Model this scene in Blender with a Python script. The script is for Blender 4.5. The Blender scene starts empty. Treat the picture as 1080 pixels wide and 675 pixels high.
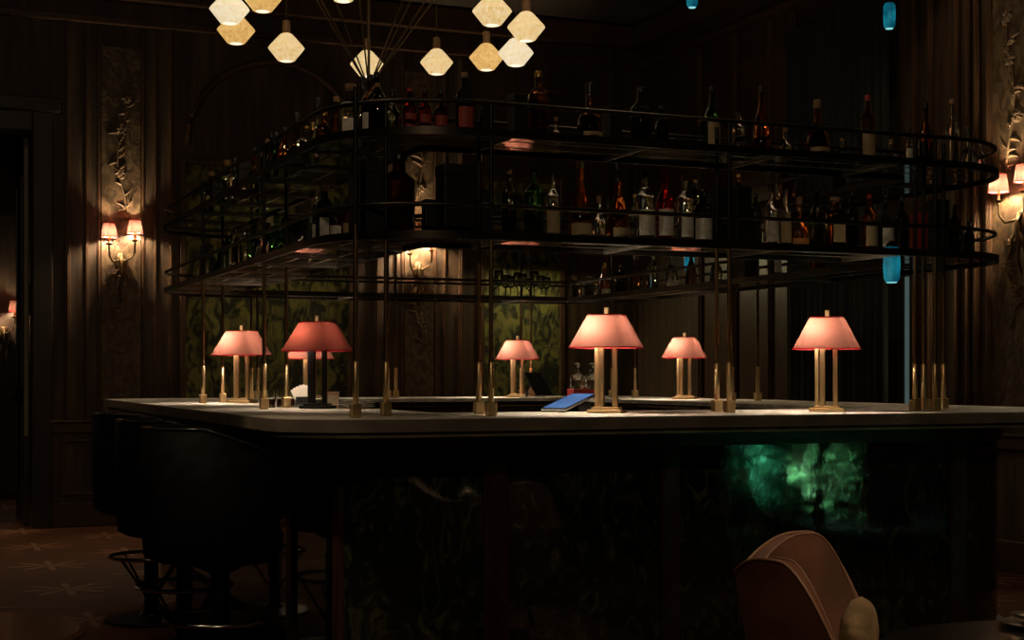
import bpy, bmesh, math, random
from mathutils import Vector, Matrix
random.seed(7)
S = bpy.context.scene
COL = S.collection
PI = math.pi

# ------------------------------------------------------------------ camera, world, exposure
F = 1550.0; HY = 396.0; CAMZ = 1.253
cam_d = bpy.data.cameras.new('camera'); cam = bpy.data.objects.new('camera', cam_d); COL.objects.link(cam)
cam_d.sensor_width = 36; cam_d.lens = F/1080*36; cam_d.shift_y = (HY-337.5)/1080
cam_d.clip_start = 0.05
cam.location = (0, 0, CAMZ); cam.rotation_euler = (PI/2, 0, 0)
S.camera = cam
w = bpy.data.worlds.new('world'); S.world = w; w.use_nodes = True
w.node_tree.nodes['Background'].inputs[0].default_value = (0.9, 0.8, 0.65, 1)
w.node_tree.nodes['Background'].inputs[1].default_value = 0.004
S.view_settings.view_transform = 'Standard'; S.view_settings.look = 'None'
S.view_settings.exposure = 0.0; S.view_settings.gamma = 1.0
S.view_settings.use_curve_mapping = False

# ------------------------------------------------------------------ the bar's own axes (s along the front, t to the back)
TH = math.radians(22.5)
CX, CY = -0.762, 4.96
UX, UY = math.cos(TH), math.sin(TH)
VX, VY = -math.sin(TH), math.cos(TH)
def W(s, t, z=0.0): return Vector((CX+s*UX+t*VX, CY+s*UY+t*VY, z))
def s_at(px, t):
    k = (px-540)/F
    return (k*(CY+t*VY)-CX-t*VX)/(UX-k*UY)
def t_at(px, s):
    k = (px-540)/F
    return (k*(CY+s*UY)-CX-s*UX)/(VX-k*VY)
def at(px, d, z): return Vector(((px-540)/F*d, d, z))

def lamp_light(name, loc, power, color, radius=0.02, kind='POINT', parent=None, rot=None, **kw):
    d = bpy.data.lights.new(name, kind); d.energy = power; d.color = color
    if kind == 'AREA': d.size = radius
    else: d.shadow_soft_size = radius
    for k_, v_ in kw.items(): setattr(d, k_, v_)
    o = bpy.data.objects.new(name, d); COL.objects.link(o); o.location = loc
    if rot: o.rotation_euler = rot
    if parent: o.parent = parent
    return o
# added warm fill spots without fixtures, brightening room, chair, bar and plant
FILL_SPOTS = [((3.4, 2.6, 4.3), (1.1, 4.15, .65), 200, 22), ((-3.6, 8.5, 4.5), (-3.2, 9.0, 0), 24, 75), ((2.6, 9.5, 4.5), (2.6, 9.5, 0), 14, 90),
        ((-1.0, 11.0, 4.5), (-1.0, 11.5, 0), 20, 100), ((-1.6, 3.6, 4.5), (-1.5, 4.0, 0), 20, 30), ((-.5, -1.6, 4.4), (0, 6.5, 1.3), 150, 75), ((-6.0, 8.2, 4.5), (-5.0, 11.1, .5), 300, 22), ((-2.9, 3.4, 4.5), (-.70, 5.42, .5), 130, 13),
        ((-1.4, 5.6, 4.55), (-1.4, 5.6, 0), 22, 150), ((1.3, 6.6, 4.55), (1.3, 6.6, 0), 22, 150)]
for loc, tgt, p, ang in FILL_SPOTS:
    lamp_light('fill_spot', loc, p, (1.0, .72, .45), .06, 'SPOT', rot=(Vector(tgt)-Vector(loc)).to_track_quat('-Z', 'Y').to_euler(), spot_size=math.radians(ang), spot_blend=.6)

# ------------------------------------------------------------------ materials
def mat(name, col, rough=.5, metal=0.0, **kw):
    m = bpy.data.materials.new(name); m.use_nodes = True
    b = m.node_tree.nodes['Principled BSDF']
    b.inputs['Base Color'].default_value = (*col, 1)
    b.inputs['Roughness'].default_value = rough; b.inputs['Metallic'].default_value = metal
    for k_, v_ in kw.items():
        i = b.inputs[k_.replace('_', ' ')]
        i.default_value = (*v_, 1) if isinstance(v_, tuple) else v_
    return m
def nodes(m): return m.node_tree.nodes, m.node_tree.links
def noisy(m, c1, c2, scale=8, stretch=(1, 1, 1), detail=6, bump=0.0, lo=.35, hi=.65, distort=0.0, rvar=None):
    n, l = nodes(m); b = n['Principled BSDF']
    tc = n.new('ShaderNodeTexCoord'); mp = n.new('ShaderNodeMapping'); mp.inputs['Scale'].default_value = stretch
    nz = n.new('ShaderNodeTexNoise'); nz.inputs['Scale'].default_value = scale; nz.inputs['Detail'].default_value = detail
    nz.inputs['Distortion'].default_value = distort
    cr = n.new('ShaderNodeValToRGB'); cr.color_ramp.elements[0].position = lo; cr.color_ramp.elements[1].position = hi
    cr.color_ramp.elements[0].color = (*c1, 1); cr.color_ramp.elements[1].color = (*c2, 1)
    l.new(tc.outputs['Object'], mp.inputs['Vector']); l.new(mp.outputs[0], nz.inputs['Vector'])
    l.new(nz.outputs['Fac'], cr.inputs['Fac']); l.new(cr.outputs[0], b.inputs['Base Color'])
    if bump:
        bp = n.new('ShaderNodeBump'); bp.inputs['Strength'].default_value = bump; bp.inputs['Distance'].default_value = .02
        l.new(nz.outputs['Fac'], bp.inputs['Height']); l.new(bp.outputs[0], b.inputs['Normal'])
    return m
M = {}
M['wall'] = noisy(mat('aged_panelling', (.1, .06, .03), .55), (.032, .020, .011), (.075, .046, .024), 3, (6, 6, .5), bump=.25)
M['wall_panel'] = noisy(mat('damask_panelling', (.1, .06, .03), .5), (.055, .034, .017), (.125, .08, .04), 16, (1, 1, .7), detail=5, bump=.35, lo=.42, hi=.60, distort=1.0)
M['trim'] = noisy(mat('walnut_moulding', (.1, .05, .03), .38), (.05, .026, .013), (.085, .045, .023), 4, (8, 8, .6))
M['ceiling'] = noisy(mat('ceiling_plaster', (.08, .06, .045), .8), (.05, .04, .03), (.07, .055, .04), 2)
M['door'] = noisy(mat('dark_door_wood', (.02, .012, .008), .4), (.012, .008, .006), (.03, .018, .011), 3, (8, 8, .6))
M['tapestry'] = noisy(mat('green_damask', (.1, .1, .02), .75), (.016, .020, .007), (.20, .19, .045), 9, (1, 1, .6), detail=4, lo=.42, hi=.60, distort=1.5)
M['curtain'] = noisy(mat('dark_velvet', (.012, .014, .013), .85), (.008, .009, .009), (.02, .022, .02), 5, (10, 10, .4))
M['marble_top'] = noisy(mat('pale_honed_marble', (.5, .47, .4), .6, Specular_IOR_Level=.08), (.44, .42, .36), (.72, .69, .60), 9, distort=1.2)
M['counter_edge'] = noisy(mat('bronze_edge', (.1, .08, .06), .45), (.13, .11, .085), (.22, .185, .14), 6, (1, 1, 1))
M['verde_reflection'] = noisy(mat('green_marble_painted_reflection', (.006, .01, .007), .03, IOR=2.0), (.008, .011, .008), (.10, .11, .045), 11, (1, 1, .6), detail=10, lo=.52, hi=.80, distort=2.2, bump=.010)  # green-gold veins paint leafy reflections into the stone colour
M['pilaster'] = noisy(mat('mahogany_strip', (.04, .016, .01), .3), (.03, .012, .008), (.06, .024, .015), 4, (8, 8, .5))
M['bronze'] = mat('dark_bronze', (.045, .036, .028), .36, .85)
M['brass'] = mat('brass', (.74, .54, .28), .36, 1.0)
M['old_brass'] = mat('old_brass', (.13, .085, .04), .42, .8)
M['pole_brass'] = mat('aged_pole_brass', (.17, .115, .055), .36, .95)
M['chrome'] = mat('worn_chrome', (.55, .55, .55), .22, 1.0)
M['black_leather'] = noisy(mat('black_leather', (.006, .006, .007), .62, Specular_IOR_Level=.12), (.004, .004, .005), (.009, .009, .010), 20, bump=.05)
M['black_metal'] = mat('black_metal', (.01, .01, .011), .35, .6)
M['gloss_black'] = mat('gloss_black', (.02, .02, .02), .22)
M['shelf_steel'] = mat('brushed_shelf_steel', (.30, .27, .23), .4, .9)
M['pale_edge'] = mat('pale_door_edge', (.38, .33, .24), .5)
M['black_card'] = mat('black_card', (.006, .006, .006), .5)
M['brown_leather'] = noisy(mat('brown_velvet', (.16, .06, .03), .55), (.11, .042, .022), (.20, .08, .042), 6, bump=.05)
M['piping'] = mat('tan_piping', (.34, .19, .12), .4)
M['tan_velvet'] = noisy(mat('tan_velvet', (.3, .2, .1), .8), (.2, .13, .065), (.36, .24, .12), 14)
M['table_wood'] = noisy(mat('table_wood', (.1, .05, .03), .22), (.07, .033, .02), (.13, .065, .035), 4, (1, 7, 1))
M['table_dark'] = noisy(mat('black_lacquer', (.012, .01, .009), .16), (.008, .007, .006), (.02, .016, .013), 4)
M['pewter'] = mat('pewter', (.5, .46, .38), .28, 1.0)
M['cream'] = noisy(mat('cream_card', (.65, .55, .38), .6), (.6, .5, .34), (.72, .62, .44), 12)
M['white'] = mat('white_china', (.75, .72, .66), .3)
M['red_box'] = mat('red_lacquer', (.35, .03, .025), .35)
M['linen'] = mat('white_linen', (.7, .66, .58), .8)
M['neck_wood'] = noisy(mat('neck_wood', (.3, .18, .1), .5), (.26, .15, .08), (.40, .25, .14), 30)
M['cable'] = mat('cable', (.16, .11, .06), .45, .5)
M['ornament'] = noisy(mat('carved_gilt', (.2, .13, .06), .6), (.10, .06, .03), (.20, .13, .065), 14)

def floor_material():
    m = mat('patterned_floor', (.06, .03, .02), .75, Specular_IOR_Level=.08); n, l = nodes(m); b = n['Principled BSDF']
    tc = n.new('ShaderNodeTexCoord')
    def math_(op, a, bb=None):
        x = n.new('ShaderNodeMath'); x.operation = op
        for i, q in enumerate((a, bb)):
            if q is None: continue
            if isinstance(q, (int, float)): x.inputs[i].default_value = q
            else: l.new(q, x.inputs[i])
        return x.outputs[0]
    sp = n.new('ShaderNodeSeparateXYZ'); l.new(tc.outputs['Object'], sp.inputs[0])
    def star(ox, oy):
        gx = math_('SUBTRACT', math_('FRACT', math_('DIVIDE', math_('ADD', sp.outputs[0], ox), 1.16)), .5)
        gy = math_('SUBTRACT', math_('FRACT', math_('DIVIDE', math_('ADD', sp.outputs[1], oy), 1.16)), .5)
        r = math_('SQRT', math_('ADD', math_('MULTIPLY', gx, gx), math_('MULTIPLY', gy, gy)))
        a = math_('ARCTAN2', gy, gx)
        lim = math_('MULTIPLY', math_('POWER', math_('ABSOLUTE', math_('COSINE', math_('MULTIPLY', a, 4.0))), 3.0), .23)
        return math_('LESS_THAN', r, lim)
    st = math_('MAXIMUM', star(.30, .55), star(.88, 1.13))
    nz = n.new('ShaderNodeTexNoise'); nz.inputs['Scale'].default_value = 5; nz.inputs['Detail'].default_value = 6
    l.new(tc.outputs['Object'], nz.inputs['Vector'])
    cr = n.new('ShaderNodeValToRGB'); cr.color_ramp.elements[0].color = (.055, .020, .011, 1); cr.color_ramp.elements[1].color = (.12, .048, .025, 1)
    l.new(nz.outputs['Fac'], cr.inputs['Fac'])
    mx = n.new('ShaderNodeMix'); mx.data_type = 'RGBA'; l.new(st, mx.inputs['Factor'])
    l.new(cr.outputs[0], mx.inputs['A']); mx.inputs['B'].default_value = (.20, .10, .055, 1)
    l.new(mx.outputs['Result'], b.inputs['Base Color'])
    return m
M['floor'] = floor_material()

def emit(name, col, strength, c2=None, scale=60):
    m = bpy.data.materials.new(name); m.use_nodes = True; n, l = nodes(m); b = n['Principled BSDF']
    b.inputs['Base Color'].default_value = (.6, .5, .35, 1); b.inputs['Roughness'].default_value = .4
    b.inputs['Emission Strength'].default_value = strength; b.inputs['Emission Color'].default_value = (*col, 1)
    if c2:
        tc = n.new('ShaderNodeTexCoord'); nz = n.new('ShaderNodeTexNoise'); nz.inputs['Scale'].default_value = scale; nz.inputs['Detail'].default_value = 4
        cr = n.new('ShaderNodeValToRGB'); cr.color_ramp.elements[0].color = (*c2, 1); cr.color_ramp.elements[1].color = (*col, 1)
        cr.color_ramp.elements[0].position = .35; cr.color_ramp.elements[1].position = .62
        l.new(tc.outputs['Object'], nz.inputs['Vector']); l.new(nz.outputs['Fac'], cr.inputs['Fac']); l.new(cr.outputs[0], b.inputs['Emission Color'])
    return m
M['lantern_cream'] = emit('cream_lantern_glass', (1.0, .76, .40), .82, (.82, .52, .19))
M['lantern_bright'] = emit('bright_lantern_glass', (1.0, .88, .62), .85, (.92, .70, .40))
M['lantern_amber'] = emit('amber_lantern_glass', (.90, .54, .17), .85, (.66, .35, .09))
M['lantern_lens'] = emit('lantern_lens', (1.0, .9, .68), 1.15)
BULBS = {}
def bulb_mat(power, area, col):
    k = round(power/(PI*area), 1)
    if k not in BULBS: BULBS[k] = emit('warm_bulb', col, k)
    return BULBS[k]
M['blue_screen'] = emit('blue_screen', (.08, .22, .52), .7, (.03, .10, .32), 9)
M['blue_screen'].node_tree.nodes['Principled BSDF'].inputs['Base Color'].default_value = (.02, .03, .05, 1)
M['dark_screen'] = mat('dark_screen', (.02, .025, .03), .12)
M['teal_glow'] = emit('teal_reflection_glow', (.01, .30, .40), .5, (.002, .10, .17), 16)  # glow standing in for a teal reflection, no real lamp
M['teal_glow'].node_tree.nodes['Principled BSDF'].inputs['Base Color'].default_value = (.01, .06, .08, 1)
M['teal_glow_tip'] = emit('teal_glow_tip', (.25, .75, .75), .9)
M['pale_pane'] = emit('pale_pane', (.20, .32, .30), .22)
M['pale_pane'].node_tree.nodes['Principled BSDF'].inputs['Base Color'].default_value = (.1, .12, .12, 1)

def fabric(name, col, tcol, tfac=.62):
    m = bpy.data.materials.new(name); m.use_nodes = True; n, l = nodes(m)
    out = n['Material Output']; n.remove(n['Principled BSDF'])
    d = n.new('ShaderNodeBsdfDiffuse'); d.inputs[0].default_value = (*col, 1)
    t = n.new('ShaderNodeBsdfTranslucent')
    tc = n.new('ShaderNodeTexCoord'); nz = n.new('ShaderNodeTexNoise'); nz.inputs['Scale'].default_value = 90; nz.inputs['Detail'].default_value = 3
    cr = n.new('ShaderNodeValToRGB'); cr.color_ramp.elements[0].position = .3; cr.color_ramp.elements[1].position = .7
    cr.color_ramp.elements[0].color = (*[c*.72 for c in tcol], 1); cr.color_ramp.elements[1].color = (*tcol, 1)
    l.new(tc.outputs['Object'], nz.inputs['Vector']); l.new(nz.outputs['Fac'], cr.inputs['Fac']); l.new(cr.outputs[0], t.inputs[0])
    mx = n.new('ShaderNodeMixShader'); mx.inputs[0].default_value = tfac
    l.new(d.outputs[0], mx.inputs[1]); l.new(t.outputs[0], mx.inputs[2]); l.new(mx.outputs[0], out.inputs[0])
    return m
M['shade'] = fabric('salmon_shade_fabric', (.36, .12, .095), (.092, .036, .027))
M['shade_dark'] = fabric('russet_shade_fabric', (.28, .07, .05), (.072, .016, .011))
M['shade_trim'] = fabric('red_shade_trim', (.35, .03, .04), (.55, .04, .06))
M['sconce_shade'] = fabric('pink_pleated_fabric', (.33, .13, .10), (.021, .009, .0072))

def glass(name, col, rough=.03, ior=1.45):
    return mat(name, col, rough, 0, Transmission_Weight=1.0, IOR=ior)
def pane_glass(nm='smoked_shelf_glass', tint=(.35, .38, .36, 1)):
    m = bpy.data.materials.new(nm); m.use_nodes = True; n, l = nodes(m); out = n['Material Output']; n.remove(n['Principled BSDF'])
    t = n.new('ShaderNodeBsdfTransparent'); t.inputs[0].default_value = tint
    g = n.new('ShaderNodeBsdfGlossy'); g.inputs['Roughness'].default_value = .04; g.inputs[0].default_value = (.9, .9, .88, 1)
    f = n.new('ShaderNodeFresnel'); f.inputs[0].default_value = 1.5
    ge = n.new('ShaderNodeNewGeometry'); inv = n.new('ShaderNodeMath'); inv.operation = 'SUBTRACT'; inv.inputs[0].default_value = 1; l.new(ge.outputs['Backfacing'], inv.inputs[1])
    mu = n.new('ShaderNodeMath'); mu.operation = 'MULTIPLY'; l.new(f.outputs[0], mu.inputs[0]); l.new(inv.outputs[0], mu.inputs[1])   # the far side of a pane does not reflect again
    mx = n.new('ShaderNodeMixShader'); l.new(mu.outputs[0], mx.inputs[0]); l.new(t.outputs[0], mx.inputs[1]); l.new(g.outputs[0], mx.inputs[2])
    l.new(mx.outputs[0], out.inputs[0]); return m
M['pane'] = pane_glass(); M['window_glass'] = pane_glass('window_glass', (.95, .97, .95, 1))
G = {'clear': glass('clear_glass', (.85, .88, .85)), 'amber': glass('amber_glass', (.55, .16, .03)), 'red': glass('red_glass', (.55, .02, .02)),
     'green': glass('green_glass', (.05, .16, .05)), 'dark': glass('dark_glass', (.035, .035, .025)), 'brown': glass('brown_glass', (.22, .07, .02))}
LBL = {'white': noisy(mat('white_label_paper', (.7, .66, .58), .6), (.5, .46, .38), (.8, .76, .68), 40), 'cream': mat('cream_label_paper', (.42, .31, .17), .6),
       'red': mat('red_label_paper', (.35, .05, .04), .6), 'black': mat('black_label_paper', (.015, .012, .01), .5), 'orange': mat('orange_label_paper', (.5, .2, .06), .6)}
CAP = {'black': mat('black_cap', (.01, .01, .01), .35), 'red': mat('red_wax', (.4, .02, .03), .35), 'gold': mat('gold_foil', (.5, .32, .1), .3, 1.0), 'cork': mat('cork', (.3, .18, .09), .8)}

# ------------------------------------------------------------------ mesh helpers
def build(name, bm, m, parent=None, smooth=False, loc=None, rotz=None):
    me = bpy.data.meshes.new(name); bmesh.ops.recalc_face_normals(bm, faces=bm.faces[:]); bm.to_mesh(me); bm.free()
    if m: me.materials.append(m)
    if smooth:
        for p in me.polygons: p.use_smooth = True
        if smooth == 'angle': me.set_sharp_from_angle(angle=math.radians(38))
    o = bpy.data.objects.new(name, me); COL.objects.link(o)
    if parent: o.parent = parent
    if loc is not None: o.location = loc
    if rotz is not None: o.rotation_euler = (0, 0, rotz)
    return o
def thing(name, label, cat, loc=(0, 0, 0), rotz=0, group=None):
    o = bpy.data.objects.new(name, None); o.empty_display_size = .05; COL.objects.link(o); o.location = loc; o.rotation_euler = (0, 0, rotz)
    return tag(o, label, cat, group)
def tag(o, label, cat, group=None):
    o['label'] = label; o['category'] = cat
    if group: o['group'] = group
    return o
def struct(name, bm, m, label=None, cat=None, **kw):
    o = build(name, bm, m, **kw); o['kind'] = 'structure'
    if label: o['label'] = label; o['category'] = cat
    return o
def dup(root, loc, rotz, label, group=None):
    r = root.copy(); COL.objects.link(r); r.location = loc; r.rotation_euler = (0, 0, rotz); r['label'] = label
    if group: r['group'] = group
    for ch in list(root.children):
        c = ch.copy(); COL.objects.link(c); c.parent = r
        for g in list(ch.children):
            d = g.copy(); COL.objects.link(d); d.parent = c
    return r
def box(bm, c, size, rot=None, bev=0.0, taper=None):
    r = bmesh.ops.create_cube(bm, size=1.0); vs = r['verts']
    for v in vs:
        k = taper if (taper and v.co.z > 0) else 1
        v.co = Vector((v.co.x*size[0]*k, v.co.y*size[1]*k, v.co.z*size[2]))
    if bev:
        es = {e for v in vs for e in v.link_edges}
        rb = bmesh.ops.bevel(bm, geom=list(es), offset=bev, segments=2, affect='EDGES', profile=.5)
        vs = list({v for f in rb['faces'] for v in f.verts} | {v for v in vs if v.is_valid})
    mx = rot.to_4x4() if rot else Matrix()
    for v in vs: v.co = mx @ v.co + Vector(c)
    return vs
def lathe(bm, prof, n=20, c=(0, 0, 0), sx=1, sy=1, a0=0, a1=None, mod=None):
    full = a1 is None; a1 = 2*PI if full else a1; k = n if full else n+1
    rings = []
    for r, z in prof:
        if r < 1e-6 and full:
            rings.append([bm.verts.new((c[0], c[1], c[2]+z))]); continue
        ring = []
        for i in range(k):
            a = a0+(a1-a0)*i/n; rr = r*(mod(a) if mod else 1)
            ring.append(bm.verts.new((c[0]+rr*math.cos(a)*sx, c[1]+rr*math.sin(a)*sy, c[2]+z)))
        rings.append(ring)
    for A, B in zip(rings, rings[1:]):
        for i in range(n):
            j = (i+1) % k
            if len(A) == 1 and len(B) == 1: continue
            if len(A) == 1: bm.faces.new((A[0], B[j], B[i]))
            elif len(B) == 1: bm.faces.new((A[i], A[j], B[0]))
            else: bm.faces.new((A[i], A[j], B[j], B[i]))
def tube(bm, pts, r, n=8, closed=False, caps=True):
    pts = [Vector(p) for p in pts]; m = len(pts); rings = []
    for i, p in enumerate(pts):
        if closed: d = pts[(i+1) % m]-pts[i-1]
        else: d = pts[min(i+1, m-1)]-pts[max(i-1, 0)]
        d.normalize(); up = Vector((0, 0, 1)) if abs(d.z) < .95 else Vector((1, 0, 0))
        a = d.cross(up).normalized(); b = a.cross(d).normalized()
        rr = r[i] if isinstance(r, (list, tuple)) else r
        rings.append([bm.verts.new(p+a*rr*math.cos(2*PI*k/n)+b*rr*math.sin(2*PI*k/n)) for k in range(n)])
    for i in range(m if closed else m-1):
        A, B = rings[i], rings[(i+1) % m]
        for k in range(n): bm.faces.new((A[k], A[(k+1) % n], B[(k+1) % n], B[k]))
    if not closed and caps: bm.faces.new(rings[0]); bm.faces.new(rings[-1][::-1])
def rrect(s0, s1, t0, t1, r, n=10):
    P = []
    for cx, cy, a in ((s1-r, t0+r, -PI/2), (s1-r, t1-r, 0), (s0+r, t1-r, PI/2), (s0+r, t0+r, PI)):
        for i in range(n+1):
            q = a+PI/2*i/n; P.append((cx+r*math.cos(q), cy+r*math.sin(q)))
    return P
def rrect4(s0, s1, t0, t1, rs, n=10):
    # rounded rectangle with a radius for each corner: front right, back right, back left, front left
    P = []
    for (cx, cy, a, r) in ((s1-rs[0], t0+rs[0], -PI/2, rs[0]), (s1-rs[1], t1-rs[1], 0, rs[1]), (s0+rs[2], t1-rs[2], PI/2, rs[2]), (s0+rs[3], t0+rs[3], PI, rs[3])):
        for i in range(n+1):
            q = a+PI/2*i/n; P.append((cx+r*math.cos(q), cy+r*math.sin(q)))
    return P
def ring_prism(bm, A, B, z0, z1):
    n = len(A); V = [[bm.verts.new((p[0], p[1], z)) for p in L] for L in (A, B) for z in (z0, z1)]
    a0, a1, b0, b1 = V
    for i in range(n):
        j = (i+1) % n
        bm.faces.new((a0[i], a0[j], a1[j], a1[i])); bm.faces.new((b0[j], b0[i], b1[i], b1[j]))
        bm.faces.new((a1[i], a1[j], b1[j], b1[i])); bm.faces.new((a0[j], a0[i], b0[i], b0[j]))
def prism(bm, P, z0, z1):
    a = [bm.verts.new((p[0], p[1], z0)) for p in P]; b = [bm.verts.new((p[0], p[1], z1)) for p in P]; n = len(P)
    for i in range(n): bm.faces.new((a[i], a[(i+1) % n], b[(i+1) % n], b[i]))
    bm.faces.new(a[::-1]); bm.faces.new(b)
def barobj(o):
    o.location = (CX, CY, 0); o.rotation_euler = (0, 0, TH); return o
ORD = ['first', 'second', 'third', 'fourth', 'fifth', 'sixth', 'seventh', 'eighth', 'ninth', 'tenth', 'eleventh', 'twelfth', 'thirteenth', 'fourteenth', 'fifteenth',
       'sixteenth', 'seventeenth', 'eighteenth', 'nineteenth', 'twentieth'] + ['twenty-'+x for x in ('first', 'second', 'third', 'fourth', 'fifth', 'sixth', 'seventh', 'eighth', 'ninth')] + ['thirtieth'] + \
      ['thirty-'+x for x in ('first', 'second', 'third', 'fourth', 'fifth', 'sixth', 'seventh', 'eighth', 'ninth')]

# ------------------------------------------------------------------ the room
SL, SR, TF, TB, ZC = -6.0, 5.35, -8.0, 7.75, 4.6
DS0, DS1, DZ = -1.05, -0.22, 3.25      # doorway in the back wall
def room():
    bm = bmesh.new(); box(bm, ((SL+SR)/2, (TF+TB)/2+2, -.05), (SR-SL+.6, TB-TF+4.6, .1)); barobj(struct('floor', bm, M['floor']))
    bm = bmesh.new(); box(bm, ((SL+SR)/2, (TF+TB)/2+2, ZC+.05), (SR-SL+.6, TB-TF+4.6, .1)); barobj(struct('ceiling', bm, M['ceiling']))
    bm = bmesh.new()
    box(bm, ((SL+DS0)/2, TB+.1, ZC/2), (DS0-SL, .2, ZC)); box(bm, ((SR+DS1)/2, TB+.1, ZC/2), (SR-DS1, .2, ZC))
    box(bm, ((DS0+DS1)/2, TB+.1, (ZC+DZ)/2), (DS1-DS0, .2, ZC-DZ)); barobj(struct('wall_back', bm, M['wall']))
    bm = bmesh.new(); w0, w1 = -5.6, -2.2
    box(bm, (SR+.1, (TF+w0)/2, ZC/2), (.2, w0-TF, ZC)); box(bm, (SR+.1, (TB+w1)/2, ZC/2), (.2, TB-w1, ZC))
    box(bm, (SR+.1, (w0+w1)/2, (ZC+3.0)/2), (.2, w1-w0, ZC-3.0)); barobj(struct('wall_right', bm, M['wall']))
    bm = bmesh.new(); box(bm, (SL-.1, (TF+TB)/2, ZC/2), (.2, TB-TF, ZC)); barobj(struct('wall_left', bm, M['wall']))
    bm = bmesh.new(); box(bm, ((SL+SR)/2, TF-.1, ZC/2), (SR-SL, .2, ZC)); barobj(struct('wall_front', bm, M['wall']))
    # the dim room seen through the doorway
    bm = bmesh.new(); box(bm, (-1.2, 11.6, ZC/2), (4.4, .2, ZC)); box(bm, (-3.3, 9.7, ZC/2), (.2, 3.5, ZC)); box(bm, (.9, 9.7, ZC/2), (.2, 3.5, ZC))
    barobj(struct('wall_corridor', bm, M['wall']))
room()
def board(bm, s0, s1, z0, z1, t0, dep):   # slab on the back wall
    box(bm, ((s0+s1)/2, t0-dep/2, (z0+z1)/2), (s1-s0, dep, z1-z0), bev=min(.008, dep*.3))
def rboard(bm, t0, t1, z0, z1, s0, dep):  # slab on the right wall
    box(bm, (s0-dep/2, (t0+t1)/2, (z0+z1)/2), (dep, abs(t1-t0), z1-z0), bev=min(.008, dep*.3))
SB = lambda x: s_at(x, TB)
TR = lambda x: t_at(x, SR)
trim_n = [0]
def trim(bm, m='trim'):
    trim_n[0] += 1; return barobj(struct('trim_%d' % trim_n[0], bm, M[m]))
# back wall: dado, baseboard, pilaster panels with mouldings
for s0, s1 in ((SL, DS0-.13), (DS1+.13, SR-.03)):
    bm = bmesh.new(); board(bm, s0, s1, .78, .86, TB, .045); board(bm, s0, s1, .86, .885, TB, .065); trim(bm)
bm = bmesh.new(); board(bm, DS1+.13, SR-.03, 0, .2, TB, .03); board(bm, SL, DS0-.13, 0, .2, TB, .03); barobj(struct('baseboard_back', bm, M['trim']))
bm = bmesh.new(); rboard(bm, -2.1, TB-.05, 0, .2, SR, .03); barobj(struct('baseboard_right', bm, M['trim']))
bm = bmesh.new(); rboard(bm, -2.1, TB-.05, .78, .86, SR, .045); rboard(bm, -2.1, TB-.05, .86, .885, SR, .065); trim(bm)
bm = bmesh.new(); board(bm, SL, SR-.03, ZC-.22, ZC-.02, TB, .12); board(bm, SL, SR-.03, ZC-.42, ZC-.36, TB, .05); trim(bm)
bm = bmesh.new(); rboard(bm, -2.1, TB-.13, ZC-.22, ZC-.02, SR, .12); rboard(bm, -2.1, TB-.13, ZC-.42, ZC-.36, SR, .05); trim(bm)
def leafy(bm, cx, cz, put, n=7, h=1.0, seed=1):
    """a carved spray of leaves, flowers and scrolls lying on a wall; put(x, z, d) -> local point"""
    rng = random.Random(seed); ph = rng.uniform(0, 6)
    stem = lambda f: cx+.035*math.sin(f*7+ph)
    tube(bm, [put(stem(q/14), cz+h*q/14, .004) for q in range(15)], .008, 6)
    def leaf(x, z, a, L, wd):
        k = 5; tube(bm, [put(x+L*f/k*math.cos(a+.5*f/k), z+L*f/k*math.sin(a+.5*f/k), .003) for f in range(k+1)], [max(.002, wd*math.sin(PI*(.12+.86*f/k))) for f in range(k+1)], 6)
    for i in range(n*3):
        f = rng.random(); side = rng.choice((-1, 1)); a = PI/2-side*rng.uniform(.35, 1.5)
        leaf(stem(f), cz+h*f, a, rng.uniform(.05, .12), rng.uniform(.009, .017))
    for f in (.35, .72, 1.0):
        x = stem(f)+rng.uniform(-.04, .04); z = cz+h*f
        for q in range(7): leaf(x, z, q*2*PI/7+f, .05, .014)
def panel_back(px, x0, x1, z0=.95, z1=4.0, seed=1):
    """a pilaster panel on the back wall bounded by vertical mouldings at the given pixel columns"""
    bm = bmesh.new(); board(bm, SB(x0)+.02, SB(x1)-.02, z0, z1, TB, .012); p = trim(bm, 'wall_panel')
    for x, wd, dp in px:
        bm = bmesh.new(); board(bm, SB(x)-wd/2, SB(x)+wd/2, z0-.05, ZC-.45, TB, dp); board(bm, SB(x)-wd*.22, SB(x)+wd*.22, z0-.05, ZC-.45, TB, dp+.008); trim(bm)
panel_back([(71, .05, .026), (91, .035, .010), (104, .03, .009), (151, .03, .009), (164, .035, .010), (180, .05, .026)], 104, 151)
panel_back([(397, .05, .026), (417, .035, .010), (424, .03, .009), (459, .03, .009), (469, .035, .010), (486, .05, .026)], 424, 459)
for cx, seed in ((SB(128), 3), (SB(441), 5)):
    bm = bmesh.new(); leafy(bm, cx, 2.62, lambda x, z, d: (x, TB-.012-d, z), 8, .95, seed); trim(bm, 'ornament')
    bm = bmesh.new(); leafy(bm, cx, 1.55, lambda x, z, d: (x, TB-.012-d, z), 5, .55, seed+9); trim(bm, 'ornament')
# lower wainscot frames on the back wall
for x0, x1 in ((60, 112), (120, 175), (195, 300), (310, 385)):
    a, b = SB(x0)+.03, SB(x1)-.03; bm = bmesh.new()
    board(bm, a, b, .70, .73, TB, .025); board(bm, a, b, .26, .29, TB, .025); board(bm, a, a+.03, .29, .70, TB, .025); board(bm, b-.03, b, .29, .70, TB, .025); trim(bm)
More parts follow.
